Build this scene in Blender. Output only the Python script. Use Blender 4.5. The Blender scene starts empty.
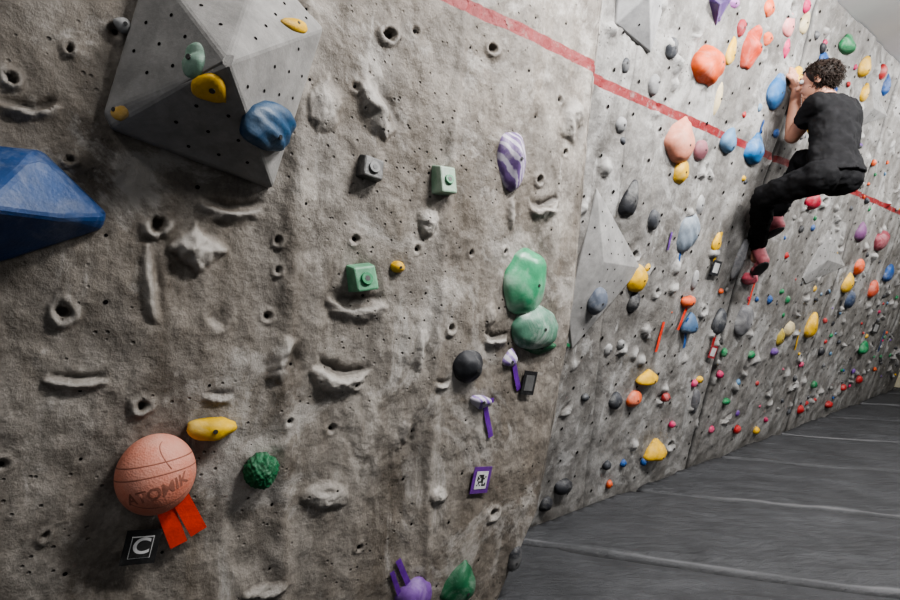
import bpy, bmesh, math, random
import numpy as np
from mathutils import Vector, Matrix, noise as mn
random.seed(7); np.random.seed(7)
V3=Vector
F=500.0; CH=1.2
d=V3((.80484,.59354,0)); n=V3((.59354,-.80484,0)); Zu=V3((0,0,1))
class Panel: pass
def mkpanel(Q,a):
    p=Panel(); p.Q=V3(Q); p.a=math.radians(a); p.t=math.tan(p.a); p.u=d
    p.N=n*math.cos(p.a)-Zu*math.sin(p.a); p.V=n*math.sin(p.a)+Zu*math.cos(p.a); return p
PC=mkpanel((.716,2.51,CH),15)
gap=1.9*(math.tan(math.radians(15))-math.tan(math.radians(7)))
PL=mkpanel(V3((.716,2.51,CH))+n*gap,7)
PO=mkpanel(PC.Q+PC.N*.05,15)
def ray(px,py): return V3(((px-450)/F,1,(300-py)/F))
def at(p,px,py,off=0.0):
    r=ray(px,py); O=V3((0,0,CH))
    t=(p.N.dot(p.Q)+off-p.N.dot(O))/p.N.dot(r)
    return O+r*t
def uz(p,px,py):
    X=at(p,px,py); return d.dot(X-p.Q), X.z
def comp(p,px,py):
    if p is PC or p is PO: return 0.0
    v=at(p,px+6,py)-at(p,px-6,py); return math.degrees(math.atan2(v.dot(p.V),v.dot(p.u)))
# ---------------------------------------------------------------- materials
class NT:
    def __init__(s,name):
        s.m=bpy.data.materials.new(name); s.m.use_nodes=True
        s.t=s.m.node_tree; s.t.nodes.clear()
        s.out=s.n('ShaderNodeOutputMaterial'); s.b=s.n('ShaderNodeBsdfPrincipled')
        s.l(s.b.outputs[0],s.out.inputs[0]); s.tc=s.n('ShaderNodeTexCoord')
    def n(s,k,**kw):
        x=s.t.nodes.new(k)
        for a,b in kw.items(): setattr(x,a,b)
        return x
    def l(s,a,b): s.t.links.new(a,b)
    def noise(s,scale,detail=4,rough=.5,vec=None,dist=0):
        x=s.n('ShaderNodeTexNoise'); x.inputs['Scale'].default_value=scale
        x.inputs['Detail'].default_value=detail; x.inputs['Roughness'].default_value=rough
        x.inputs['Distortion'].default_value=dist
        s.l(vec or s.tc.outputs['Object'],x.inputs['Vector']); return x.outputs['Fac']
    def rng(s,v,a,b,c=0,e=1):
        x=s.n('ShaderNodeMapRange'); s.l(v,x.inputs[0])
        for i,q in enumerate((a,b,c,e)): x.inputs[i+1].default_value=q
        return x.outputs[0]
    def math(s,op,a,b=None):
        x=s.n('ShaderNodeMath',operation=op)
        for i,q in enumerate((a,b)):
            if q is None: continue
            if isinstance(q,(int,float)): x.inputs[i].default_value=q
            else: s.l(q,x.inputs[i])
        return x.outputs[0]
    def mix(s,f,a,b,mode='MIX'):
        x=s.n('ShaderNodeMix',data_type='RGBA',blend_type=mode)
        for sock,q in ((x.inputs[0],f),(x.inputs[6],a),(x.inputs[7],b)):
            if isinstance(q,(int,float)): sock.default_value=q
            elif isinstance(q,(tuple,list)): sock.default_value=(*q[:3],1)
            else: s.l(q,sock)
        return x.outputs[2]
    def mapv(s,sc):
        x=s.n('ShaderNodeMapping'); x.inputs['Scale'].default_value=sc
        s.l(s.tc.outputs['Object'],x.inputs[0]); return x.outputs[0]
    def attr(s,nm):
        x=s.n('ShaderNodeAttribute',attribute_name=nm); return x.outputs['Fac']
    def bump(s,h,st,dist,prev=None):
        x=s.n('ShaderNodeBump'); x.inputs['Strength'].default_value=st; x.inputs['Distance'].default_value=dist
        s.l(h,x.inputs['Height'])
        if prev is not None: s.l(prev,x.inputs['Normal'])
        return x.outputs[0]
def concrete(name,ca,cb,warm,pale,dirt):
    k=NT(name)
    big=k.noise(1.1,6,.6); mid=k.noise(7,12,.66); fine=k.noise(90,8,.7)
    st=k.noise(5,8,.65,vec=k.mapv((1.6,1.6,.3)))
    c=k.mix(k.rng(big,.42,.58),ca,cb)
    c=k.mix(k.rng(st,.42,.7),c,warm)
    c=k.mix(1.0,c,k.mix(k.rng(mid,.3,.7),(.46,.44,.42),(1.38,1.38,1.37)),'MULTIPLY')
    c=k.mix(1.0,c,k.mix(k.rng(fine,.3,.7),(.76,.75,.74),(1.2,1.2,1.2)),'MULTIPLY')
    sc=k.noise(2.6,14,.72,dist=.6); c=k.mix(k.rng(sc,.54,.60,0,.5),c,pale)
    s2=k.noise(7,12,.70,vec=k.mapv((1.5,1.5,.22))); c=k.mix(k.rng(s2,.60,.67,0,.6),c,pale)
    dk=k.noise(3.4,14,.74,dist=.3); c=k.mix(k.rng(dk,.54,.64,0,.72),c,dirt)
    s3=k.noise(6,12,.72,vec=k.mapv((1.2,1.2,.3))); c=k.mix(k.rng(s3,.34,.43,.6,0),c,dirt)
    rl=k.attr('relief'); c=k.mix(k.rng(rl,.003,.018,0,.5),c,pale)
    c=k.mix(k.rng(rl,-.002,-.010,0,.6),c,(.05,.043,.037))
    vo=k.n('ShaderNodeTexVoronoi'); vo.inputs['Scale'].default_value=34; k.l(k.tc.outputs['Object'],vo.inputs['Vector'])
    pit=k.rng(vo.outputs['Distance'],.06,.16,1,0)
    pm=k.math('MULTIPLY',pit,k.rng(k.noise(3,3),.46,.58))
    c=k.mix(pm,c,(.05,.043,.037))
    sd=k.attr('stripe'); ab=k.math('ABSOLUTE',k.math('ADD',sd,k.rng(mid,0,1,-.008,.008)))
    sm=k.rng(ab,.019,.022,1,0); wear=k.rng(k.noise(20,10,.75),.36,.46,.4,1)
    c=k.mix(k.math('MULTIPLY',sm,wear),c,(.20,.014,.016))
    c=k.mix(k.rng(k.attr('seam'),.2,.7,0,.93),c,(.02,.019,.018))
    k.l(c,k.b.inputs['Base Color']); k.b.inputs['Roughness'].default_value=.6
    b=k.bump(fine,.45,.004); b=k.bump(mid,.65,.022,b); b=k.bump(k.math('MULTIPLY',pm,-1),.8,.01,b)
    k.l(b,k.b.inputs['Normal']); return k.m
_mc={}
def plastic(col,rough=.62,chalk=.25,stripes=None,name=None,cs=9):
    key=(tuple(round(c,3) for c in col),rough,chalk,stripes,cs)
    if key in _mc: return _mc[key]
    k=NT(name or 'resin_%d'%len(_mc))
    a=k.noise(14,8,.65); f=k.noise(120,5,.6)
    dark=tuple(c*.66 for c in col)
    c=k.mix(k.rng(a,.35,.65),dark,col)
    if stripes:
        w=k.n('ShaderNodeTexWave'); w.inputs['Scale'].default_value=13; w.inputs['Distortion'].default_value=4; w.inputs['Detail'].default_value=4; w.bands_direction='DIAGONAL'
        k.l(k.tc.outputs['Object'],w.inputs[0]); c=k.mix(k.rng(w.outputs['Fac'],.5,.8,0,.8),c,stripes)
    c=k.mix(k.rng(k.noise(cs,10 if cs>6 else 5,.72 if cs>6 else .5,dist=.6),.48,.72,0,chalk),c,(.70,.69,.66) if cs>6 else (.62,.74,.65))
    k.l(c,k.b.inputs['Base Color']); k.b.inputs['Roughness'].default_value=rough
    k.l(k.bump(f,.35,.003),k.b.inputs['Normal'])
    _mc[key]=k.m; return k.m
def simple(name,col,rough=.8,bs=200,bst=.2,var=.2,scale=30,spec=.5):
    k=NT(name); a=k.noise(scale,6,.6)
    c=k.mix(k.rng(a,.3,.7),tuple(x*(1-var) for x in col),tuple(x*(1+var) for x in col))
    k.l(c,k.b.inputs['Base Color']); k.b.inputs['Roughness'].default_value=rough
    k.b.inputs['Specular IOR Level'].default_value=spec
    k.l(k.bump(k.noise(bs,4),bst,.004),k.b.inputs['Normal']); return k.m
M_L=concrete('concrete_warm',(.165,.146,.126),(.275,.256,.234),(.142,.121,.099),(.43,.41,.385),(.068,.057,.046))
M_C=concrete('concrete_cool',(.185,.180,.175),(.270,.266,.261),(.155,.147,.138),(.42,.416,.41),(.072,.067,.061))
M_HOLE=simple('hole_dark',(.006,.005,.005),.9,spec=.1)
M_BOLT=simple('bolt_steel',(.03,.03,.03),.5)
# ---------------------------------------------------------------- mesh helpers
def obj(name,mesh,mats=(),parent=None,smooth=False):
    o=bpy.data.objects.new(name,mesh); bpy.context.scene.collection.objects.link(o)
    for m in mats: mesh.materials.append(m)
    if parent: o.parent=parent
    if smooth: mesh.polygons.foreach_set('use_smooth',[True]*len(mesh.polygons))
    return o
def frombm(name,bm,mats=(),parent=None,smooth=False):
    me=bpy.data.meshes.new(name); bm.normal_update(); bm.to_mesh(me); bm.free(); return obj(name,me,mats,parent,smooth)
_tab=np.random.rand(256,256)
def vn(x,y,s=0):
    x=x+s*17.3; y=y+s*31.7
    xi=np.floor(x).astype(int); yi=np.floor(y).astype(int); fx=x-xi; fy=y-yi
    fx=fx*fx*(3-2*fx); fy=fy*fy*(3-2*fy)
    g=lambda a,b:_tab[a%256,b%256]
    return (g(xi,yi)*(1-fx)+g(xi+1,yi)*fx)*(1-fy)+(g(xi,yi+1)*(1-fx)+g(xi+1,yi+1)*fx)*fy-.5
def fbm(x,y,o=4,s=0):
    r=0;a=1
    for i in range(o): r=r+a*vn(x*2**i,y*2**i,s+i); a*=.5
    return r
def gridmesh(name,P,mats,attrs):
    R,C=P.shape[:2]; me=bpy.data.meshes.new(name)
    idx=np.arange(R*C).reshape(R,C)
    f=np.stack([idx[:-1,:-1],idx[:-1,1:],idx[1:,1:],idx[1:,:-1]],-1).reshape(-1,4)
    me.vertices.add(R*C); me.vertices.foreach_set('co',P.reshape(-1).astype(np.float32))
    me.loops.add(len(f)*4); me.loops.foreach_set('vertex_index',f.reshape(-1).astype(np.int32))
    me.polygons.add(len(f)); me.polygons.foreach_set('loop_start',np.arange(0,len(f)*4,4,dtype=np.int32))
    me.update(calc_edges=True); me.validate()
    for k,v in attrs.items():
        a=me.attributes.new(k,'FLOAT','POINT'); a.data.foreach_set('value',v.reshape(-1).astype(np.float32))
    return obj(name,me,mats,smooth=True)
def feature(U,Wv,p,kind,px,py,w,h,ang,amp,H):
    X=at(p,px,py); uc=d.dot(X-p.Q); vc=p.V.dot(X-p.Q); dist=X.y
    a=.5*(at(p,px+w/2,py)-at(p,px-w/2,py)).length*(1 if p is PL else .7); b=.5*h*dist/F
    ang=ang+comp(p,px,py)
    R=2.2*max(a,b)
    m=(np.abs(U-uc)<R)&(np.abs(Wv-vc)<R)
    if not m.any(): return
    du=U[m]-uc; dv=Wv[m]-vc; t=math.radians(ang); c,s=math.cos(t),math.sin(t)
    x=(du*c+dv*s)/a; y=(-du*s+dv*c)/b
    q=px*.37+py*.11
    x=x+.3*vn(x*1.6+q,y*1.6,3)+.14*vn(x*5+q,y*5,3); y=y+.3*vn(x*1.6+q,y*1.6,5)+.14*vn(x*5+q,y*5,6)
    r=np.sqrt(x*x+y*y); 
    if kind=='ledge':
        yl=-.3+.4*x*x; e=np.clip(1-x*x,0,1)**.6
        g=np.where(y<yl,np.exp(-((y-yl)/.55)**2),np.exp(-((y-yl)/.16)**2))*e-.55*np.exp(-((y-yl-.5)/.32)**2)*e
    elif kind=='pocket': g=.8*np.exp(-((r-.8)/.3)**2)*(1-.5*y)-1.5*np.exp(-(((x*x+(y-.05)**2)**.5)/.42)**4)
    elif kind=='rib': g=np.exp(-((x-.2*y*y)/.45)**2)*np.clip(1-y*y,0,1)**.6-.4*np.exp(-((x-.8)/.3)**2)*np.clip(1-y*y,0,1)
    elif kind=='pyr': g=np.clip(1-np.abs(x)*.9-np.where(y>0,y*1.0,-y*.9),0,1)**.8*1.6
    else: g=np.clip(1-r*r,0,1)**.6*(1+.7*vn(x*3,y*3,8))
    g=g*(1+.35*vn(x*6+q,y*6,12))
    H[m]+=g*amp
FE=[('ledge',31,107,62,26,0,.02),('pocket',158,225,30,26,0,.012),('ledge',234,208,66,26,-4,.02),('pyr',197,250,58,54,0,.030),
('rib',148,285,26,74,5,.018),('pocket',63,312,30,30,0,.013),('pocket',219,318,34,36,0,.005),('ledge',78,381,64,20,-2,.02),('pocket',143,407,24,22,0,.012),
('ledge',220,398,30,18,0,.012),('rib',280,358,34,46,-15,.022),('ledge',342,375,56,34,-5,.036),('ledge',357,305,66,34,-3,.022),('bump',327,498,46,30,0,.018),
('rib',374,112,40,62,25,.028),('bump',325,105,34,54,-20,.016),('pocket',388,35,20,20,0,.012),('rib',418,350,18,40,0,.014),('bump',437,495,18,16,0,.016),
('rib',400,437,24,34,-10,.008),('bump',267,592,44,16,15,.018),('bump',427,222,20,34,0,.022),('ledge',543,207,28,26,5,.03),('rib',570,120,36,44,-30,.026),
('rib',508,215,14,30,0,.016),('ledge',493,338,24,18,0,.026),('pocket',70,47,16,16,0,.009),('pocket',12,77,22,20,0,.011),('ledge',440,383,16,14,0,.014),
('pocket',492,513,12,16,0,.010),('pocket',490,50,14,16,0,.009),('pocket',278,240,12,16,0,.007),('pocket',278,270,12,14,0,.007),('pocket',448,328,10,16,0,.008),
('rib',405,430,16,30,10,.008),('pocket',537,180,12,14,0,.008),('bump',488,315,12,24,0,.010),('pocket',45,540,16,16,0,.007),('pocket',70,160,18,12,0,.007),('ledge',160,220,44,40,0,.006)]
# ---- left wall
ep=[(612,-40),(608,0),(598,90),(590,180),(580,290),(572,350),(557,430),(541,515),(520,562),(502,605),(480,660)]
ez=[];eu=[]
for q in ep:
    u,z=uz(PL,*q); ez.append(z); eu.append(u)
o=np.argsort(ez); ez=np.array(ez)[o]; eu=np.array(eu)[o]
zs=np.arange(-.3,3.1001,.0056)
ue=np.interp(zs,ez,eu)
s=np.linspace(0,1,600)
um=-3.0
U=um+(ue[:,None]-um)*s[None,:]; Zg=np.repeat(zs[:,None],len(s),1)
Vv=(Zg-CH)/math.cos(PL.a)
H=.024*fbm(U*1.3,Vv*1.0,3,1)+.008*fbm(U*6,Vv*4,4,2)+.005*fbm(U*26,Vv*20,3,9)
tn=fbm(U*4,Vv*2.2,5,21); H+=.0055*np.clip(tn*10,-1,1)*(.5+vn(U*2,Vv*2,31))
Rl=np.zeros_like(U)
for f in FE: feature(U,Vv,PL,*f,H=Rl)
holes=[]
def px_of(X): return 450+F*X.x/X.y, 300-F*(X.z-CH)/X.y
rr=random.Random(3)
for i in range(-14,2):
    for j in range(-6,10):
        u=i*.205+rr.uniform(-.07,.07); v=j*.2+rr.uniform(-.07,.07)
        z=CH+v*math.cos(PL.a)
        if z>3 or z<.05 or u>np.interp(z,ez,eu)-.05: continue
        if rr.random()<.15: continue
        big=rr.random()<.3
        holes.append((u,v,big)); a=rr.uniform(.010,.014) if big else .008
        m=(abs(U-u)<.06)&(abs(Vv-v)<.06); r=np.hypot(U[m]-u,Vv[m]-v)/a
        if big: Rl[m]+=.0035*np.exp(-((r-1.3)/.5)**2)*(1+1.5*vn(U[m]*60,Vv[m]*60,4))-.008*np.exp(-(r/.8)**4)
        else: Rl[m]+=-.003*np.exp(-(r/.9)**4)
for px,wd,am in ((292,.03,.013),(440,.02,.008)):
    u0,_=uz(PL,px,300); H+=am*np.exp(-((U-u0+.03*fbm(Vv*2,Vv*0,3,4))/wd)**2)
H=H+Rl
ua,za=uz(PL,455,2); ub,zb=uz(PL,604,71); sl=(zb-za)/(ub-ua)
ST=Zg-(za+sl*(U-ua))
du=(ue[:,None]-U); H-=.03*np.exp(-(du/.03)**2)
SEL=.8*np.exp(-((du-.012)/.006)**2)
Q=np.array(PL.Q);dn=np.array(d);nn=np.array(n);Nn=np.array(PL.N)
Pg=Q+U[...,None]*dn+((Zg-CH)*PL.t)[...,None]*nn; Pg[...,2]=Zg; Pg=Pg+H[...,None]*Nn
ret=[]
for k in (.02,.06,.15,.3,.7):
    E=Pg[:,-1]-k*nn+ (min(k,.02)*.6)*dn; ret.append(E)
Pg=np.concatenate([Pg]+[e[:,None] for e in ret],1)
pad=lambda A_,v:np.concatenate([A_,np.full((A_.shape[0],5),v)],1)
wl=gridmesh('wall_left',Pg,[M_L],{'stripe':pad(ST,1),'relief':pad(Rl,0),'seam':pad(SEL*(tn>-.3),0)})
def discs(bm,c,N,r,k=10,h=0,mi=0):
    t=N.orthogonal().normalized(); b=N.cross(t)
    vs=[bm.verts.new(c+(t*math.cos(2*math.pi*i/k)+b*math.sin(2*math.pi*i/k))*r) for i in range(k)]
    f=bm.faces.new(vs); f.material_index=mi; return f
def wallheight(u,v,P,Ua,Va,Ha):
    i=np.argmin(abs(Va[:,0]-v)); j=np.argmin(abs(Ua[i]-u)); return Ha[i,j]
bm=bmesh.new()
for u,v,big in holes:
    h=wallheight(u,v,PL,U,Vv,H); c=PL.Q+d*u+PL.V*v+PL.N*(h+.002)
    discs(bm,c,PL.N,rr.uniform(.0045,.006) if big else rr.uniform(.0035,.005))
hl=frombm('t_nut_hole_group',bm,[M_HOLE])
# ---- right wall
c0=-.75; ce,_=uz(PC,893,392); zs=np.arange(-.3,3.1001,.0115); us=np.arange(c0,ce,.0115)
U2,Z2=np.meshgrid(us,zs); V2=(Z2-CH)/math.cos(PC.a)
H2=.02*fbm(U2*1.1,V2*1.0,3,11)+.008*fbm(U2*6,V2*5,4,12)+.004*fbm(U2*24,V2*20,2,14)
tn2=fbm(U2*4,V2*2.2,5,41); H2+=.006*np.clip(tn2*10,-1,1)*(.5+vn(U2*2,V2*2,31))
R2=np.zeros_like(U2); SE=np.zeros_like(U2)
seams=[uz(PC,688,465)[0],uz(PC,786,431)[0],uz(PC,838,410)[0],uz(PC,868,399)[0]]
for k,sx in enumerate(seams):
    g=np.exp(-((U2-sx+.02*fbm(V2*2,V2*0,3,k))/((.026,.026,.027,.03)[k]))**2); SE=np.maximum(SE,g); H2-=.03*g
for px,py,px2,py2 in ((640,0,594,420),):
    ua_,za_=uz(PC,px,py); ub_,zb_=uz(PC,px2,py2)
    g=np.exp(-((U2-(ua_+(ub_-ua_)*(Z2-za_)/(zb_-za_))+.02*fbm(V2*2,V2*0,3,9))/.010)**2); SE=np.maximum(SE,.45*g); H2-=.008*g
rr=random.Random(5); kinds=['ledge','pocket','rib','bump','pyr']
for i in range(190):
    u=rr.uniform(-.3,ce); v=rr.uniform(-1.1,1.9); X=PC.Q+d*u+PC.V*v; p=px_of(X); sc=F/X.y
    feature(U2,V2,PC,rr.choice(kinds),p[0],p[1],rr.uniform(.04,.09)*sc,rr.uniform(.05,.11)*sc,rr.uniform(-40,40),rr.uniform(.014,.030),R2)
uc_,zc_=uz(PC,671,113); ud_,zd_=uz(PC,890,208)
ST2=Z2-(zc_+(zd_-zc_)/(ud_-uc_)*(U2-uc_))
H2=H2+R2
Q=np.array(PC.Q);Nn=np.array(PC.N)
P2=Q+U2[...,None]*dn+((Z2-CH)*PC.t)[...,None]*nn; P2[...,2]=Z2; P2=P2+H2[...,None]*Nn
last=[P2[:,-1]-k*nn for k in (.05,.5)]
P2=np.concatenate([P2]+[e[:,None] for e in last],1)
pad=lambda A_,v:np.concatenate([A_,np.full((A_.shape[0],2),v)],1)
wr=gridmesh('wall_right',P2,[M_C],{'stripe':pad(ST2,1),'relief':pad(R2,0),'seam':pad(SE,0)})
bm=bmesh.new()
for i in range(-2,int(ce/.2)):
    for j in range(-7,12):
        u=i*.2+rr.uniform(-.05,.05); v=j*.17+rr.uniform(-.05,.05)
        h=wallheight(u,v,PC,U2,V2,H2); z=CH+v*math.cos(PC.a)
        if z>3.05 or z<.05: continue
        discs(bm,PC.Q+d*u+PC.V*v+PC.N*(h+.004),PC.N,rr.uniform(.006,.010))
h2=frombm('t_nut_hole_group',bm,[M_HOLE])
# ---------------------------------------------------------------- holds
def blob(bm,p,px,py,w,h,ang=0,dep=.5,kind='round',sub=3,mi=0,seed=0,bolt=True,pitch=None):
    X=at(p,px,py); sc=X.y/F; rx=X.x/X.y
    c=dep*min(w,h)*sc; kk=abs(p.u.x-p.u.y*rx); mm=abs(p.N.x-p.N.y*rx)
    a=math.sqrt(max((.5*w*sc)**2-(.65*c*mm)**2,(.28*w*sc)**2))/max(kk,.35); a=min(a,.85*w*sc); b=.5*h*sc*1.03
    ang=ang+comp(p,px,py)*.7
    P=at(p,px,py,c*.45); P=P-p.N*(c*.45)
    t=math.radians(ang); ux=p.u*math.cos(t)+p.V*math.sin(t); vy=-p.u*math.sin(t)+p.V*math.cos(t)
    r=bmesh.ops.create_icosphere(bm,subdivisions=sub,radius=1)
    off=V3((seed*3.1,seed*1.7,seed*.9))
    for v in r['verts']:
        x,y,z=v.co; 
        nz=mn.noise(V3((x,y,z))*1.4+off)*.15+mn.noise(V3((x,y,z))*3.5+off)*.03
        if kind=='tear': x*=1-.45*y; z*=1-.25*y
        elif kind=='tri': x*=1-.6*y; y=y*.95; z*=(1-.5*y)
        elif kind=='jug':
            if y>0: z*=1+.5*y*(1-y); 
            g=math.exp(-((y-.45)/.22)**2)*max(0,z); z-=.55*g; 
            z+= .35*math.exp(-((y+.05)/.25)**2)*max(0,z)
        elif kind=='ridge':
            z+= .25*math.exp(-(x/.25)**2)*max(0,z)
        elif kind=='swirl': z+=.10*math.sin(8*x+9*y)*max(z,0)
        elif kind=='bean': y+=.25*x*x-.08
        x*=1+nz; y*=1+nz; z*=1+nz
        if kind=='brain':
            q=1+.07*math.sin(20*x+5*mn.noise(V3((x,y,z))*3))*math.sin(20*y+3*z); x*=q;y*=q;z*=q
        if z<=0: z=-.12 if sub<4 else -.2
        v.co=P+ux*(x*a)+vy*(y*b)+p.N*(z*c)
    for v in r['verts']:
        for f in v.link_faces: f.material_index=mi; f.smooth=True
    if bolt:
        top=max(r['verts'],key=lambda v:(v.co-P).dot(p.N)); rad=max(.004,min(.006,min(a,b)*.2))
        co=top.co.copy()-p.N*.002
        q=bmesh.ops.create_cone(bm,cap_ends=True,segments=10,radius1=rad,radius2=rad,depth=.006,matrix=Matrix.Translation(co)@p.N.to_track_quat('Z','Y').to_matrix().to_4x4())
        fs=set(f for v in q['verts'] for f in v.link_faces)
        for f in fs: f.material_index=mi+1
def hold(name,p,px,py,w,h,col,sub=3,mat=None,**k):
    bm=bmesh.new(); blob(bm,p,px,py,w,h,sub=sub,**k)
    return frombm(name,bm,[mat or plastic(col),M_BOLT])
def hull(name,pts,mat,bev=.006,dots=0,p=None,dr=.003,parent=None,rot=0):
    bm=bmesh.new()
    for q in pts: bm.verts.new(q)
    r=bmesh.ops.convex_hull(bm,input=bm.verts)
    bmesh.ops.delete(bm,geom=[e for e in r['geom_interior'] if isinstance(e,bmesh.types.BMVert)],context='VERTS')
    bmesh.ops.dissolve_limit(bm,angle_limit=.03,verts=bm.verts,edges=bm.edges)
    bmesh.ops.recalc_face_normals(bm,faces=bm.faces)
    dl=[]
    if dots:
        for f in bm.faces:
            if f.normal.dot(p.N)<.15: continue
            nn_=f.normal.copy()
            t=(d-nn_*d.dot(nn_)).normalized(); b=nn_.cross(t); c=f.calc_center_median()
            vs=[((v.co-c).dot(t),(v.co-c).dot(b)) for v in f.verts]
            for i in range(-14,15):
                for j in range(-14,15):
                    x=i*dots+(j%2)*dots*.5; y=j*dots*.9; ok=True
                    for k in range(len(vs)):
                        x0,y0=vs[k];x1,y1=vs[(k+1)%len(vs)]
                        cr=(x1-x0)*(y-y0)-(y1-y0)*(x-x0)
                        if cr<dots*.35*math.hypot(x1-x0,y1-y0): ok=False;break
                    if ok: dl.append((c+t*x+b*y+nn_*.0008,nn_))
    if bev: bmesh.ops.bevel(bm,geom=list(bm.edges),offset=bev,segments=2,affect='EDGES',profile=.5)
    for q,m in dl: discs(bm,q,m,dr,8,mi=1)
    return frombm(name,bm,[mat,M_HOLE],parent)
def base(p,pts,lift=.014):
    r=[]
    for q in pts:
        X=at(p,q[0],q[1],lift); r+= [X,X-p.N*.06]
    return r
A=lambda px,py,o=0:at(PL,px,py,o)
B=lambda px,py,o=0:at(PC,px,py,o)
apex=A(228,62,.22)
bp=[(150,-40),(262,-40),(324,28),(273,188),(112,128),(104,112)]
M_VOL=plastic((.25,.243,.235),.7,.16)
hull('climbing_volume',base(PL,bp)+[apex],M_VOL,.007,.062,PL,.0040)
vol=[A(*q,.014) for q in bp]
def facepanel(pts):
    N=(pts[1]-pts[0]).cross(pts[2]-pts[0]).normalized()
    if N.dot(PL.N)<0: N=-N
    q=Panel(); q.Q=pts[0]; q.N=N; q.V=(Zu-N*Zu.dot(N)).normalized(); q.u=q.V.cross(N).normalized()
    if q.u.dot(d)<0: q.u=-q.u
    q.a=0; q.t=0; return q
fL=facepanel([vol[0],vol[4],apex]); fB=facepanel([vol[4],vol[3],apex]); fR=facepanel([vol[2],vol[3],apex]); fT=facepanel([vol[1],vol[2],apex])
YEL=(.66,.39,.012); GRN=(.015,.18,.065); BLU=(.012,.075,.26)
hold('climbing_hold',fL,193,60,24,36,(.18,.30,.23),kind='jug',dep=.3,ang=10)
hold('climbing_hold',fB,212,92,34,36,YEL,kind='tri',dep=.22,ang=215,seed=2)
hold('climbing_hold',fL,119,109,22,22,(.56,.34,.06),kind='round',dep=.3,seed=3)
hold('climbing_hold',fT,297,24,30,14,YEL,kind='bean',dep=.4,seed=4)
hold('climbing_hold',fR,275,128,44,46,(.008,.05,.115),kind='swirl',dep=.42,seed=5,sub=4,mat=plastic((.010,.065,.15),.5,.14))
hold('climbing_hold',PL,123,24,18,15,(.3,.3,.3),kind='bean',dep=.5,seed=6)
hull('climbing_volume',base(PL,[(-95,190),(-60,140),(42,150),(107,213),(102,229),(0,262),(-80,268)])+[A(40,152,.05),A(-20,208,.17),A(58,218,.10),A(-70,200,.16),A(106,217,.03)],plastic((.005,.048,.17),.5,.16),.009)
# ball hold
bc=at(PL,158,479,.045); bc=bc-PL.N*.03; br=39.5*bc.y/F
ball=bpy.data.objects.new('basketball_hold',None); bpy.context.scene.collection.objects.link(ball)
k=NT('ball_rubber'); c=k.mix(k.rng(k.noise(5,8,.7),.35,.65),(.50,.15,.09),(.54,.30,.24)); k.l(c,k.b.inputs['Base Color']); k.b.inputs['Roughness'].default_value=.65
vo=k.n('ShaderNodeTexVoronoi'); vo.inputs['Scale'].default_value=220; k.l(k.tc.outputs['Object'],vo.inputs['Vector']); k.l(k.bump(vo.outputs['Distance'],.35,.002),k.b.inputs['Normal']); M_BALL=k.m
M_GRV=simple('ball_groove',(.25,.10,.07))
bm=bmesh.new(); bmesh.ops.create_uvsphere(bm,u_segments=64,v_segments=40,radius=br)
R=Matrix((d*.9,PL.V,PL.N*.9)).transposed()
tilt=Matrix.Rotation(math.radians(-4),3,'Z')@Matrix.Rotation(math.radians(12),3,'X')
for v in bm.verts: v.co=bc+R@v.co
for f in bm.faces: f.smooth=True
frombm('ball',bm,[M_BALL],ball)
bm=bmesh.new()
def inlay(bm,pts,r):
    prev=None
    for i in range(len(pts)):
        a=pts[max(0,i-1)];b=pts[min(len(pts)-1,i+1)]; t=(b-a).normalized(); nr=pts[i].normalized(); s_=t.cross(nr)
        row=[bm.verts.new(bc+R@(pts[i].normalized()*br*1.002+s_*r)),bm.verts.new(bc+R@(pts[i].normalized()*br*1.006)),bm.verts.new(bc+R@(pts[i].normalized()*br*1.002-s_*r))]
        if prev:
            for k_ in (0,1): bm.faces.new((prev[k_],prev[k_+1],row[k_+1],row[k_]))
        prev=row
ti=tilt.inverted()
for f in (lambda t:V3((math.cos(math.pi*t),.42,math.sin(math.pi*t))),
          lambda t:V3((math.cos(math.pi*t),.10,math.sin(math.pi*t)*.9)),
          lambda t:V3((math.sin(math.pi*(t*1.0-.5))*.95,-.72+.25*abs(t-.5),.75)),
          lambda t:V3((.05+.5*(t-.5)**2,.12+.85*t,.6))):
    inlay(bm,[ti@f(i/60) for i in range(61)],.0016)
frombm('seam_lines',bm,[M_GRV],ball)
def text_mesh(s_,size,ext=.0):
    c=bpy.data.curves.new('t','FONT'); c.body=s_; c.size=size; c.align_x='CENTER'; c.align_y='CENTER'; c.extrude=ext; c.offset=size*.02
    o=bpy.data.objects.new('t',c); bpy.context.scene.collection.objects.link(o); bpy.context.view_layer.update()
    me=bpy.data.meshes.new_from_object(o.evaluated_get(bpy.context.evaluated_depsgraph_get())); bpy.data.objects.remove(o); return me
me=text_mesh('ATOMIK',.040)
bm=bmesh.new(); bm.from_mesh(me); bmesh.ops.subdivide_edges(bm,edges=bm.edges,cuts=2)
for v in bm.verts:
    a=v.co.x*1.0/br; e=v.co.y/br
    rot=math.radians(14); a,e=a*math.cos(rot)-e*math.sin(rot)*.8-.06,a*math.sin(rot)+e*math.cos(rot)-.10
    q=V3((math.sin(a)*math.cos(e),math.sin(e),math.cos(a)*math.cos(e)))
    v.co=bc+R@(q*br*1.008)
frombm('raised_lettering',bm,[M_GRV],ball)
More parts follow.
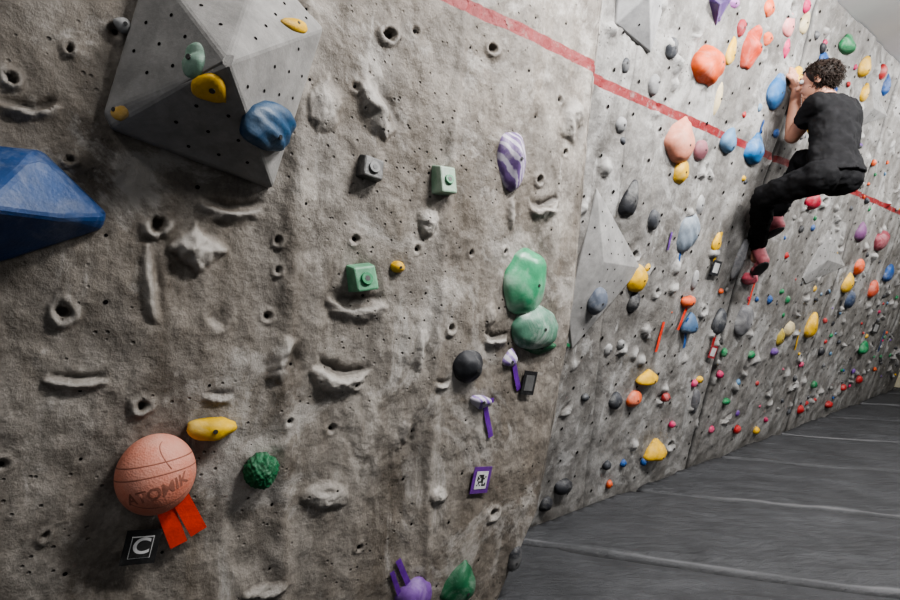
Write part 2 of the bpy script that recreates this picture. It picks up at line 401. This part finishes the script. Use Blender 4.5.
def tape(p,px0,py0,px1,py1,wpx,col,name='tape_strip',bm=None,off=.012):
    a=at(p,px0,py0,off); b=at(p,px1,py1,off); w=wpx*a.y/F; t=(b-a).normalized(); s_=t.cross(p.N).normalized()*w*.5
    bm=bmesh.new()
    N_=6; prev=None
    for i in range(N_+1):
        c=a.lerp(b,i/N_)+p.N*(.001*math.sin(i*1.7))
        row=(bm.verts.new(c-s_),bm.verts.new(c+s_))
        if prev: bm.faces.new((prev[0],prev[1],row[1],row[0]))
        prev=row
    o=frombm(name,bm,[plastic(col,.5,.05)]); m=o.modifiers.new('s','SOLIDIFY'); m.thickness=.0008; return o
OT=(.80,.045,.01)
tape(PL,160,495,179,545,16,OT,off=.015); tape(PL,176,490,199,532,16,OT,off=.018)
def card(p,px,py,w,h,ang,col,inner,txt=None,qr=False):
    e=bpy.data.objects.new('route_label',None); bpy.context.scene.collection.objects.link(e)
    ang=ang+comp(p,px,py)*.62
    X=at(p,px,py,.018); sc=X.y/F; t=math.radians(ang); ux=d*math.cos(t)+p.V*math.sin(t); vy=-d*math.sin(t)+p.V*math.cos(t)
    W=w*sc*.5*(1/abs(d.x-d.y*X.x/X.y)); Hh=h*sc*.5
    def plate(nm,W,Hh,o,m,cx=0,cy=0):
        bm=bmesh.new(); bmesh.ops.create_cube(bm,size=1)
        for v in bm.verts: v.co=X+ux*(cx+v.co.x*2*W)+vy*(cy+v.co.y*2*Hh)+p.N*(o+v.co.z*.002)
        frombm(nm,bm,[m],e)
    plate('backing',W,Hh,0,plastic(col,.5,.05)); 
    if inner: plate('paper',W*.66,Hh*.66,.0015,plastic(inner,.6,0)); 
    if txt:
        wh=plastic((.75,.75,.75),.6,0); bk_=plastic((.02,.02,.02),.5,.05)
        plate('white_frame',W*.64,Hh*.64,.001,wh); plate('black_field',W*.59,Hh*.59,.0018,bk_)
        me=text_mesh(txt,Hh*1.3); bm=bmesh.new(); bm.from_mesh(me)
        for v in bm.verts: v.co=X+ux*v.co.x+vy*(v.co.y+Hh*.06)+p.N*.0035
        frombm('letter',bm,[wh],e)
    if qr:
        rq=random.Random(1); bm=bmesh.new(); g=7
        for i in range(g):
            for j in range(g):
                if rq.random()<.5:
                    cx=(i+.5)/g*2-1; cy=(j+.5)/g*2-1; s_=.5*W/g
                    vs=[bm.verts.new(X+ux*(cx*W*.5+sx*s_)+vy*(cy*W*.5+sy*s_)+p.N*.003) for sx,sy in((-1,-1),(1,-1),(1,1),(-1,1))]
                    bm.faces.new(vs)
        frombm('code_squares',bm,[plastic((.02,.02,.02),.6,0)],e)
card(PL,141,547,36,35,-1,(.012,.012,.013),None,txt='C')
card(PL,481,480,18,27,-2,(.13,.03,.25),(.6,.6,.6),qr=True)
card(PL,529,383,13,24,-6,(.012,.012,.013),(.10,.10,.10),qr=False)
PUR=(.13,.05,.26); BLK=(.018,.019,.024)
hold('climbing_hold',PL,213,430,49,23,(.64,.40,.008),kind='bean',dep=.5,seed=8,sub=4)
hold('climbing_hold',PL,263,473,32,35,(.008,.12,.045),kind='brain',dep=.5,seed=9,sub=5,bolt=False)
hold('climbing_hold',PL,399,267,14,12,YEL,dep=.6,seed=10)
hold('climbing_hold',PL,513,160,31,56,PUR,kind='ridge',dep=.5,seed=11,sub=4,ang=-4,mat=plastic((.17,.10,.27),.55,.5,(.5,.47,.55)))
hold('climbing_hold',PL,528,283,43,64,(.02,.25,.08),kind='round',dep=.4,seed=12,sub=4,ang=-14,mat=plastic((.06,.32,.16),.3,1.0,cs=5.5))
hold('climbing_hold',PL,538,328,47,44,(.07,.21,.12),kind='round',dep=.4,seed=13,sub=4,mat=plastic((.10,.23,.16),.5,.7))
hold('climbing_hold',PL,540,349,32,14,(.01,.10,.04),kind='tri',dep=.5,seed=13,ang=180)
hold('climbing_hold',PL,470,366,31,33,BLK,dep=.55,seed=14,sub=4)
WP=plastic((.5,.47,.55),.5,.4,(.13,.04,.3))
hold('climbing_hold',PL,511,357,16,20,PUR,mat=WP,kind='tri',dep=.5,seed=15)
hold('climbing_hold',PL,480,403,22,17,PUR,mat=WP,kind='tri',dep=.6,seed=16,ang=170)
hold('climbing_hold',PL,462,583,34,42,(.008,.10,.04),kind='tear',dep=.5,seed=17,sub=4)
hold('climbing_hold',PL,417,597,36,34,(.15,.06,.27),dep=.5,seed=18,sub=4)
PT=(.13,.02,.30)
for q in ((485,405,491,437,6),(478,403,494,400,5),(514,364,519,390,6),(392,572,400,596,5),(398,560,411,590,6)): tape(PL,*q,PT)
def block(px,py,w,h,col,dep,ang=0,seed=0):
    X=at(PL,px,py); sc=X.y/F; P=at(PL,px,py,dep*.5)-PL.N*dep*.5; t=math.radians(ang+comp(PL,px,py)*.6)
    ux=d*math.cos(t)+PL.V*math.sin(t); vy=-d*math.sin(t)+PL.V*math.cos(t); a=w*sc*.5; b=h*sc*.5
    e=bpy.data.objects.new('block_hold',None); bpy.context.scene.collection.objects.link(e)
    hull('block',[P+ux*a*x*(1 if z<0 else .82)+vy*b*y*(1 if z<0 else .8)+PL.N*(-.03 if z<0 else dep*(1 if y<0 else .7)) for x in(-1,1) for y in(-1,1) for z in(-1,1)],plastic(col,.5,.3),.005,parent=e)
    bm=bmesh.new(); c=P+PL.N*dep*.86
    nr=(PL.N+PL.V*.28*dep/(b)).normalized()
    q=bmesh.ops.create_cone(bm,cap_ends=True,segments=20,radius1=a*.5,radius2=a*.42,depth=.012,matrix=Matrix.Translation(c)@nr.to_track_quat('Z','Y').to_matrix().to_4x4())
    for f in bm.faces: f.material_index=0
    r2=bmesh.ops.create_cone(bm,cap_ends=True,segments=14,radius1=a*.2,radius2=a*.2,depth=.014,matrix=Matrix.Translation(c)@nr.to_track_quat('Z','Y').to_matrix().to_4x4())
    for v in r2['verts']:
        for f in v.link_faces: f.material_index=1
    frombm('bolt_washer',bm,[plastic((.01,.22,.08) if col[1]>col[0]*1.2 else (.10,.10,.10),.5,.1),M_BOLT],e)
block(445,180,22,31,(.24,.38,.27),.06,-3); block(364,278,28,29,(.13,.34,.20),.05,8); block(372,168,26,25,(.06,.06,.06),.04,-14)
M_V2=plastic((.28,.275,.27),.75,.15)
hull('climbing_volume',base(PC,[(597,188),(641,268),(572,349),(568,310)])+[B(604,262,.07)],M_V2,.004,.07,PC,.005)
hull('climbing_volume',base(PC,[(620,-30),(672,-30),(664,5),(651,53),(616,24)])+[B(650,-6,.10)],plastic((.34,.34,.345),.7,.15),.005,.09,PC,.005)
hull('climbing_volume',base(PC,[(829,230),(845,266),(806,284),(803,278)])+[B(828,260,.05)],M_V2,.004,.07,PC,.006)
hull('climbing_volume',base(PC,[(872,84),(888,116),(859,126)])+[B(874,108,.07)],M_V2,.004,.07,PC,.006)
hull('climbing_volume',base(PC,[(710,-4),(734,-4),(716,26)])+[B(720,4,.06)],plastic((.08,.04,.17),.5,.2),.004)
ORG=(.66,.10,.018); RED=(.38,.015,.015); PNK=(.50,.02,.11); LBL=(.10,.20,.32); GR=(.045,.049,.058); CRM=(.52,.43,.25); MG=(.26,.26,.265)
HC=[(711,66,32,36,ORG,'round'),(684,139,28,44,(.62,.25,.17),'tear'),(682,172,17,24,YEL,'round'),(673,48,13,20,GR,'round'),(718,99,9,32,CRM,'ridge'),
(732,50,10,28,YEL,'tear'),(753,47,18,42,(.56,.06,.02),'jug'),(768,38,12,14,ORG,'bean'),(779,90,16,34,(.02,.12,.30),'tear'),(757,148,18,32,(.015,.13,.32),'tri'),
(731,140,16,24,LBL,'tear'),(702,150,15,20,(.25,.10,.12),'round'),(790,24,12,22,(.65,.25,.25),'tear'),(787,48,8,18,PNK,'round'),(808,6,8,12,PNK,'round'),(806,22,9,22,CRM,'tear'),(770,8,12,16,ORG,'round'),
(735,3,12,10,(.35,.1,.4),'round'),(850,43,15,19,GRN,'tri'),(867,66,12,20,YEL,'tear'),(887,85,9,20,BLU,'tear'),(866,92,8,18,YEL,'tear'),(884,72,9,14,RED,'round'),
(632,198,16,38,BLK,'tear'),(655,220,14,20,GR,'round'),(690,233,20,38,(.20,.24,.29),'swirl'),(600,302,18,26,(.10,.12,.16),'round'),(640,278,18,28,YEL,'tear'),(635,303,12,22,BLK,'round'),
(690,302,14,12,ORG,'bean'),(692,324,14,24,(.06,.12,.22),'tri'),(721,323,13,28,GR,'round'),(746,321,16,32,(.13,.13,.14),'round'),(741,260,9,40,(.13,.13,.14),'ridge'),(718,242,8,20,YEL,'tear'),
(862,232,12,20,(.16,.06,.16),'tear'),(883,241,15,20,(.25,.04,.06),'round'),(849,283,13,20,YEL,'tear'),(860,267,12,16,ORG,'round'),(874,290,11,18,(.55,.08,.03),'round'),(851,300,11,18,(.03,.05,.1),'round'),
(813,326,13,26,YEL,'tear'),(790,330,11,16,CRM,'round'),(781,338,8,18,(.4,.3,.05),'round'),(890,273,10,18,BLU,'tear'),(865,348,10,14,GRN,'tear'),(650,378,20,16,YEL,'tri'),(636,400,15,16,(.6,.1,.02),'round'),
(658,451,20,22,YEL,'tri'),(617,402,13,18,GR,'round'),(696,402,9,26,(.12,.12,.13),'round'),(565,488,18,16,BLK,'round'),(547,505,14,16,BLK,'round'),(798,80,14,26,YEL,'jug'),(825,60,10,14,BLU,'round'),
(648,268,6,10,YEL,'round'),(622,345,8,10,(.2,.2,.2),'round'),(622,125,12,16,MG,'round'),(655,85,12,20,MG,'ridge'),(626,65,10,16,GR,'round'),(700,205,10,20,MG,'round'),
(609,350,8,12,MG,'round'),(696,280,6,20,MG,'ridge'),(718,15,8,14,PUR,'tri'),
(815,201,15,17,(.45,.01,.04),'round'),(742,28,10,16,(.3,.02,.03),'round'),(800,100,6,8,PNK,'round')]
for i,(px,py,w,h,c,kd) in enumerate(HC):
    big=w*h>420
    hold('climbing_hold',PO if px==600 else PC,px,py,w,h,c,kind=kd,dep=.5,seed=20+i,sub=4 if big else 3,ang=random.uniform(-14,14) if kd!='tri' else random.uniform(-10,10))
hold('climbing_hold',PL,516,560,14,26,BLK,seed=90,dep=.5)
cols=[YEL,ORG,RED,PNK,GRN,BLU,PUR,BLK,GR,(.4,.02,.09),LBL,(.2,.196,.19),(.2,.196,.19)]
bm=bmesh.new(); rr=random.Random(11)
sm=[(695,384,PNK),(721,375,PNK),(712,430,PNK),(727,402,GRN),(610,485,ORG),(725,353,GRN),(752,355,GRN),(788,300,GRN),(757,431,YEL),(624,464,BLU),(645,462,BLU),(586,398,GR),(608,466,GR),(700,380,YEL),(673,425,PNK),(738,430,RED),(667,398,RED),(770,300,BLU),(775,352,PUR),(801,410,RED),(815,385,GRN),(830,405,(.3,.02,.08)),(844,388,(.3,.02,.08)),(860,380,RED),(822,352,BLK)]
for px,py,c in sm:
    mi=cols.index(c) if c in cols else 2
    blob(bm,PC,px,py,rr.uniform(6,9),rr.uniform(7,10),sub=2,mi=mi*2,seed=rr.random()*50,dep=.6)
def occupied(px,py,m): return any(abs(px-q[0])<q[2]*.5+m and abs(py-q[1])<q[3]*.5+m for q in HC)
cnt=0
while cnt<250:
    u=rr.uniform(-.2,ce-.05); z=rr.uniform(.12,3.0)
    X=PC.Q+d*u+PC.V*((z-CH)/math.cos(PC.a)); px,py=px_of(X)
    if px<600+ (300-py)*.05 : continue
    if rr.random()<(.75 if px<720 else 0): continue
    if occupied(px,py,4): continue
    sc=F/X.y; s_=rr.uniform(.020,.045)*sc
    mi=rr.choice([0,1,2,3,4,5,6,7,7,8,8,9,10,11,12]); 
    if px<720 and rr.random()<.75: mi=rr.choice([11,12,8])
    blob(bm,PC,px,py,s_*rr.uniform(.8,1.1),s_*rr.uniform(1,1.5),ang=rr.uniform(-60,60),sub=2,mi=mi*2,seed=rr.random()*50,dep=.55,bolt=False,kind=rr.choice(['round','tear','ridge','bean'])); cnt+=1
mats=[]
for c in cols: mats+= [plastic(c),M_BOLT]
frombm('foothold_cluster',bm,mats)
for q,c in (((664,322,656,352,4),OT),((690,300,678,330,4),OT),((681,248,678,272,3),BLU),((688,318,684,348,4),BLU),((715,335,710,358,5),RED),((756,278,748,306,3),OT),((722,232,714,262,4),YEL),
            ((715,262,710,276,6),BLK),((764,120,760,134,3),BLU),((556,338,570,346,3),GRN),((842,300,838,318,4),BLK),((878,320,872,334,5),BLK),((885,330,878,352,3),BLU),((800,330,795,350,3),YEL),((672,232,668,250,3),PUR)):
    tape(PC,*q,c)
card(PC,716,268,8,15,-5,BLK,(.5,.5,.5)); card(PC,713,352,7,13,-10,(.3,.02,.03),(.5,.5,.5)); card(PC,876,328,6,11,-5,BLK,(.4,.4,.4))
# ---------------------------------------------------------------- mat / floor / ceiling
e_=V3((.958,-.287,0)); m_=V3((.287,.958,0))
k=NT('mat_fabric'); c=k.mix(k.rng(k.noise(3.5,12,.75),.35,.65),(.028,.029,.032),(.058,.060,.065))
c=k.mix(1.0,c,k.mix(k.rng(k.noise(300,5,.8),.3,.7),(.4,.4,.4),(1.6,1.6,1.6)),'MULTIPLY')
c=k.mix(k.rng(k.noise(55,12,.85),.60,.70,0,.25),c,(.20,.20,.21))
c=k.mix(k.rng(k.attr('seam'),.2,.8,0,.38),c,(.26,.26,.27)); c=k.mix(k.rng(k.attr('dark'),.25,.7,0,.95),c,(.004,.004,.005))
k.l(c,k.b.inputs['Base Color']); k.b.inputs['Roughness'].default_value=.62
k.l(k.bump(k.noise(9,8,.65,vec=k.mapv((1,3,1))),.55,.03,k.bump(k.noise(260,3),.6,.003)),k.b.inputs['Normal'])
ms=np.arange(-.6,11,.011); ss=np.arange(-3.5,9,.06); SS,MM=np.meshgrid(ss,ms)
wob=.02*fbm(SS*.8,MM*.3,3,5)
ph=((MM+wob-2.517)/.9); dd=(ph-np.round(ph))*.9
wr_=fbm(SS*1.6,MM*4,4,6)
Hm=.024*np.minimum(1,np.abs(dd)/.14)**.5-.024-.03*np.exp(-(dd/.016)**2)+.012*wr_+.010*(1-np.abs(np.clip(wr_*6,-1,1)))-.012
Pm=SS[...,None]*np.array(e_)+MM[...,None]*np.array(m_); Pm[...,2]=Hm
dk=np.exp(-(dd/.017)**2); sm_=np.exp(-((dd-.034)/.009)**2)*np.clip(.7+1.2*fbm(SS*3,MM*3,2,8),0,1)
mat=gridmesh('crash_mat',Pm,[k.m],{'seam':sm_,'dark':dk})
bm=bmesh.new(); bm.from_mesh(mat.data)
bmesh.ops.bisect_plane(bm,geom=list(bm.verts)+list(bm.edges)+list(bm.faces),plane_co=B(690,463)+n*.035,plane_no=n,clear_inner=True)
bmesh.ops.bisect_plane(bm,geom=list(bm.verts)+list(bm.edges)+list(bm.faces),plane_co=PC.Q+d*(ce+2.15),plane_no=-d,clear_inner=True)
be=[e for e in bm.edges if e.is_boundary]
r=bmesh.ops.extrude_edge_only(bm,edges=be)
for v in [g for g in r['geom'] if isinstance(g,bmesh.types.BMVert)]: v.co.z=-.29
bm.to_mesh(mat.data); bm.free()
def quad(name,pts,m,th=.1,nrm=None):
    bm=bmesh.new(); vs=[bm.verts.new(p) for p in pts]; f=bm.faces.new(vs); bm.normal_update()
    o=frombm(name,bm,[m]); s_=o.modifiers.new('s','SOLIDIFY'); s_.thickness=th; s_.offset=-1; 
    return o
M_CEIL=simple('ceiling_paint',(.80,.80,.81),.9,20,.1,.04,3); M_WB=simple('painted_wall',(.62,.57,.42),.9,20,.2,.05,3)
def W(u,w,z): 
    q=PC.Q+d*u+n*w; return V3((q.x,q.y,z))
quad('floor',[W(-5,-1.2,-.31),W(-5,6,-.31),W(ce+3,6,-.31),W(ce+3,-1.2,-.31)],simple('floor_concrete',(.15,.15,.15)))
quad('ceiling',[W(-5,-.4,3.1),W(ce+3,-.4,3.1),W(ce+3,6,3.1),W(-5,6,3.1)],M_CEIL)
quad('wall_back',[W(ce+2.2,-1.2,-.3),W(ce+2.2,6,-.3),W(ce+2.2,6,3.1),W(ce+2.2,-1.2,3.1)],M_WB)
# ---------------------------------------------------------------- climber
cl=bpy.data.objects.new('rock_climber',None); bpy.context.scene.collection.objects.link(cl)
def sph(bm,c,r,axes=None,seg=20):
    q=bmesh.ops.create_uvsphere(bm,u_segments=seg,v_segments=seg//2+2,radius=1)
    for v in q['verts']:
        x=v.co.copy()
        if axes: v.co=c+axes[0]*(x.x*r[0])+axes[1]*(x.y*r[1])+axes[2]*(x.z*r[2])
        else: v.co=c+x*r
def limb(bm,pts,rad,seg=16):
    for i,p in enumerate(pts): sph(bm,p,rad[i],seg=seg)
    for i in range(len(pts)-1):
        a,b=pts[i],pts[i+1]; v=b-a; 
        M=Matrix.Translation((a+b)/2)@v.to_track_quat('Z','Y').to_matrix().to_4x4()
        bmesh.ops.create_cone(bm,cap_ends=True,segments=seg,radius1=rad[i],radius2=rad[i+1],depth=v.length,matrix=M)
def body(name,bm,m,vox=.008,smooth=4,disp=0,size=.08):
    o=frombm(name,bm,[m],cl); r=o.modifiers.new('r','REMESH'); r.mode='VOXEL'; r.voxel_size=vox; r.use_smooth_shade=True
    s_=o.modifiers.new('s','SMOOTH'); s_.factor=.5; s_.iterations=smooth
    if disp:
        t=bpy.data.textures.new(name,'CLOUDS'); t.noise_scale=size; t.noise_depth=2
        q=o.modifiers.new('d','DISPLACE'); q.texture=t; q.strength=disp; q.texture_coords='GLOBAL'
    return o
SK=simple('skin',(.44,.225,.155),.55,150,.1,.1,20); SH=simple('shirt_black',(.010,.010,.011),.9,300,.3,.3,20,.15); PN=simple('trousers_black',(.005,.005,.006),.85,300,.3,.3,20,.2)
HR=simple('hair_brown',(.014,.0075,.0045),.6,90,.4,.5,60,.3); SHO=simple('shoe_pink',(.40,.12,.14),.6,90,.3,.3,20); RUB=simple('shoe_rubber',(.03,.03,.03),.6)
hip=V3((2.085,2.75,1.87)); lv=V3((-.97,-.24,0)); fv=V3((-.24,.97,0))
Lh=hip+lv*.07; Rh=hip-lv*.07
Ls=V3((2.06,2.80,2.30)); Rs=V3((2.33,2.92,2.305)); Sc=(Ls+Rs)/2
Lk=V3((1.87,2.98,1.815)); La=V3((2.05,3.33,1.56)); Rk=V3((2.155,3.05,2.06)); Ra=V3((2.12,3.25,1.75))
Le=V3((2.075,3.03,2.19)); Lw=V3((2.10,3.03,2.475)); Re=V3((2.28,3.17,2.38)); Rw=V3((2.085,3.03,2.50))
neck=(Sc+V3((-.03,.01,.045))); head=V3((2.105,2.86,2.455))
bm=bmesh.new(); up=(Sc-hip).normalized(); ls=(Ls-Rs).normalized()
prof=[(0.005,.168,.125),(.04,.156,.118),(.12,.138,.105),(.25,.145,.107),(.37,.160,.11),(.43,.15,.10),(.475,.09,.07)]
lastr=None
for t,a,b in prof:
    c=hip+up*t+(V3((.03,0,0)) if t<.1 else V3((.012,0,0)))
    l_=lv.lerp(ls,min(1,t/.4)).normalized(); g=up.cross(l_).normalized()
    ring=[bm.verts.new(c+l_*a*math.cos(w)+g*b*math.sin(w)) for w in [2*math.pi*i/28 for i in range(28)]]
    if lastr:
        for i in range(28): bm.faces.new((lastr[i],lastr[(i+1)%28],ring[(i+1)%28],ring[i]))
    else: bm.faces.new(ring[::-1])
    lastr=ring
bm.faces.new(lastr)
limb(bm,[Sc,Ls,Ls.lerp(Le,.42)],[.08,.064,.062]); limb(bm,[Sc,Rs,Rs.lerp(Re,.5)],[.08,.062,.058])
bmesh.ops.recalc_face_normals(bm,faces=bm.faces)
body('t_shirt',bm,SH,.008,3,.030,.06)
bm=bmesh.new()
limb(bm,[Lh,Lh.lerp(Lk,.5),Lk,Lk.lerp(La,.45),La],[.093,.082,.063,.060,.046])
limb(bm,[Rh,Rh.lerp(Rk,.5),Rk,Rk.lerp(Ra,.45),Ra],[.093,.082,.063,.060,.046])
sph(bm,hip+V3((0,0,.03)),.112); sph(bm,Lh-fv*.01,.095); sph(bm,Rh-fv*.01,.095)
body('trousers',bm,PN,.008,3,.030,.06)
bm=bmesh.new()
limb(bm,[Ls,Ls.lerp(Le,.6),Le,Le.lerp(Lw,.35),Lw],[.048,.046,.041,.042,.027]); limb(bm,[Rs,Re,Re.lerp(Rw,.35),Rw],[.048,.040,.040,.026])
limb(bm,[Sc+up*-.02,neck,head+V3((.015,0,-.06))],[.06,.054,.050])
limb(bm,[La,V3((2.055,3.36,1.48))],[.036,.034]); 
mn_=-PC.N
def hand(bm,wr,side,hd):
    upv=(PC.V*.8+mn_*.35).normalized(); s_=d*side
    out=(upv.cross(s_)).normalized()
    if out.dot(PC.N)<0: out=-out
    axes=(s_,out,upv); sph(bm,wr+upv*.045,(.040,.017,.052),axes)
    for i,(x,L) in enumerate(((-.030,.060),(-.010,.070),(.011,.066),(.030,.052))):
        r0=wr+upv*.082+s_*x; k1=r0+upv*L*.35+PC.N*.008+s_*x*.2; k2=k1+mn_*L*.5+upv*.004; k3=k2+mn_*L*.18-upv*L*.32
        limb(bm,[wr+upv*.05+s_*x*.8,r0,k1,k2,k3],[.0105,.0100,.0092,.0085,.0075],10)
    t0=wr+upv*.028-s_*.030; limb(bm,[t0,t0-s_*.028+upv*.026,t0-s_*.030+upv*.052+mn_*.02,t0-s_*.022+upv*.07+mn_*.035],[.014,.0115,.010,.008],10)
bm2=bmesh.new(); hand(bm2,Lw,1,0); hand(bm2,Rw+V3((0,0,.0)),-1,0)
sph(bm2,Lw,.026); sph(bm2,Rw,.026)
body('hands',bm2,SK,.0035,2)
body('arms_and_neck',bm,SK,.006,3)
HS=.9
fh=V3((-.72,.69,-.02)).normalized()*1.0; lh=V3((-.69,-.72,0)).normalized(); uh=lh.cross(fh).normalized()
if uh.z<0: uh=-uh
fh=fh*HS; lh=lh*HS; uh=uh*HS
ax=(lh,fh,uh); bm=bmesh.new()
sph(bm,head-fh*.008+uh*.02,(.072,.092,.085),ax,28); sph(bm,head+fh*.028-uh*.045,(.052,.058,.062),ax,24)
sph(bm,head+fh*.06-uh*.088,(.024,.020,.018),ax)
limb(bm,[head+fh*.086+uh*.012,head+fh*.108-uh*.022],[.009,.014],12)
for s_ in(-1,1):
    sph(bm,head+lh*s_*.073-fh*.008-uh*.01,(.012,.020,.032),ax); sph(bm,head+lh*s_*.03+fh*.082+uh*.026,(.02,.012,.007),ax)
limb(bm,[head+fh*.084-uh*.052-lh*.018,head+fh*.092-uh*.05,head+fh*.084-uh*.052+lh*.018],[.005,.007,.005],10)
body('head',bm,SK,.0045,2)
bm=bmesh.new()
for s_ in(-1,1): sph(bm,head+lh*s_*.030+fh*.080+uh*.008,.0125)
frombm('eyes',bm,[simple('eye_white',(.7,.7,.68),.3)],cl,True)
bm=bmesh.new()
for s_ in(-1,1): sph(bm,head+lh*s_*.030+fh*.0895+uh*.008,.0055)
frombm('irises',bm,[simple('iris_brown',(.03,.015,.01),.3)],cl,True)
bm=bmesh.new(); rh=random.Random(4)
sph(bm,head-fh*.024+uh*.030,(.086,.098,.090),ax,28)
for i in range(1100):
    a=rh.uniform(0,2*math.pi); z=rh.uniform(-.9,1); rr_=math.sqrt(max(0,1-z*z)); x=rr_*math.cos(a); y=rr_*math.sin(a)
    if y>.35 and z<.42: continue
    q_=1+.13*mn.noise(V3((x,y,z))*2.5)
    c=head-fh*.022+uh*.028+(lh*(x*.087)+fh*(y*.098)+uh*(z*.092))*q_
    nrm=(c-head).normalized(); dn_=(V3((0,0,-.7))+nrm*.1+V3((rh.uniform(-.9,.9),rh.uniform(-.9,.9),rh.uniform(-.5,.5)))).normalized(); b=nrm.cross(dn_)
    if b.length<.1: continue
    b.normalize(); L_=rh.uniform(.022,.042); ph_=rh.uniform(0,6); am=rh.uniform(.004,.008)
    pts=[c+dn_*(L_*j/7)+b*am*math.sin(ph_+j*1.2)+nrm*(am*.6*math.cos(ph_+j*1.2)+.004*math.sin(j/7*3.1)) for j in range(8)]
    prev=None
    for j,pp in enumerate(pts):
        tg=(pts[min(j+1,7)]-pts[max(j-1,0)]).normalized(); s1=tg.cross(b).normalized(); rd=.0030*(1-.11*j)
        ring=[bm.verts.new(pp+(s1*math.cos(w)+b*math.sin(w))*rd) for w in (0,1.57,3.14,4.71)]
        if prev:
            for q in range(4): bm.faces.new((prev[q],prev[(q+1)%4],ring[(q+1)%4],ring[q]))
        prev=ring
frombm('curly_hair',bm,[HR],cl,True)
def shoe(heel,toe,an,nm):
    f_=(toe-heel).normalized(); s_=f_.cross(Zu).normalized(); u_=s_.cross(f_).normalized(); ax=(s_,f_,u_); L=(toe-heel).length
    bm=bmesh.new(); sph(bm,heel+f_*.03+u_*.012,(.034,.042,.036),ax); sph(bm,heel.lerp(toe,.5)+u_*.008,(.036,L*.38,.034),ax); sph(bm,heel.lerp(toe,.75),(.044,L*.26,.026),ax)
    limb(bm,[heel+f_*.04+u_*.02,an],[.037,.040]); body('%s_upper'%nm,bm,SHO,.006,3)
    bm=bmesh.new(); sph(bm,heel.lerp(toe,.5)-u_*.016,(.040,L*.52,.014),ax); sph(bm,toe-f_*.03-u_*.006,(.043,.04,.022),ax); body('%s_sole'%nm,bm,RUB,.006,2)
shoe(V3((2.045,3.24,1.46)),V3((2.075,3.40,1.385)),V3((2.05,3.32,1.53)),'left_shoe')
shoe(V3((2.13,3.20,1.68)),V3((2.10,3.36,1.62)),V3((2.12,3.25,1.74)),'right_shoe')
hold('climbing_hold',PC,752,279,16,12,(.5,.06,.1),kind='bean',dep=.6,seed=77)
# ---------------------------------------------------------------- light, world, camera
def area(name,loc,tgt,sx,sy,en,col=(1,.985,.965)):
    l=bpy.data.lights.new(name,'AREA'); l.shape='RECTANGLE'; l.size=sx; l.size_y=sy; l.energy=en; l.color=col
    o=bpy.data.objects.new(name,l); bpy.context.scene.collection.objects.link(o); o.location=loc
    o.rotation_euler=(V3(tgt)-V3(loc)).to_track_quat('-Z','Y').to_euler(); return o
area('ceiling_lamp',(1.25,.85,2.95),(.6,2.0,1.5),.7,.2,90)
area('ceiling_lamp',(2.6,1.5,2.95),(2.2,3.6,1.6),.7,.2,118)
area('ceiling_lamp',(4.8,3.2,2.95),(4.4,5.0,1.4),.7,.2,80)
area('ceiling_lamp',(-.9,-.3,2.95),(-1,1.0,1.9),.7,.2,9)
w=bpy.data.worlds.new('gym_ambient'); bpy.context.scene.world=w; w.use_nodes=True
w.node_tree.nodes['Background'].inputs[0].default_value=(.95,.97,1,1); w.node_tree.nodes['Background'].inputs[1].default_value=.22
try: bpy.context.scene.view_settings.look='AgX - Medium High Contrast'
except Exception as ex: print(ex)
cam=bpy.data.cameras.new('camera'); cam.lens=20; cam.sensor_width=36; cam.clip_start=.02
co=bpy.data.objects.new('camera',cam); bpy.context.scene.collection.objects.link(co); co.location=(0,0,CH); co.rotation_euler=(math.pi/2,0,0)
bpy.context.scene.camera=co
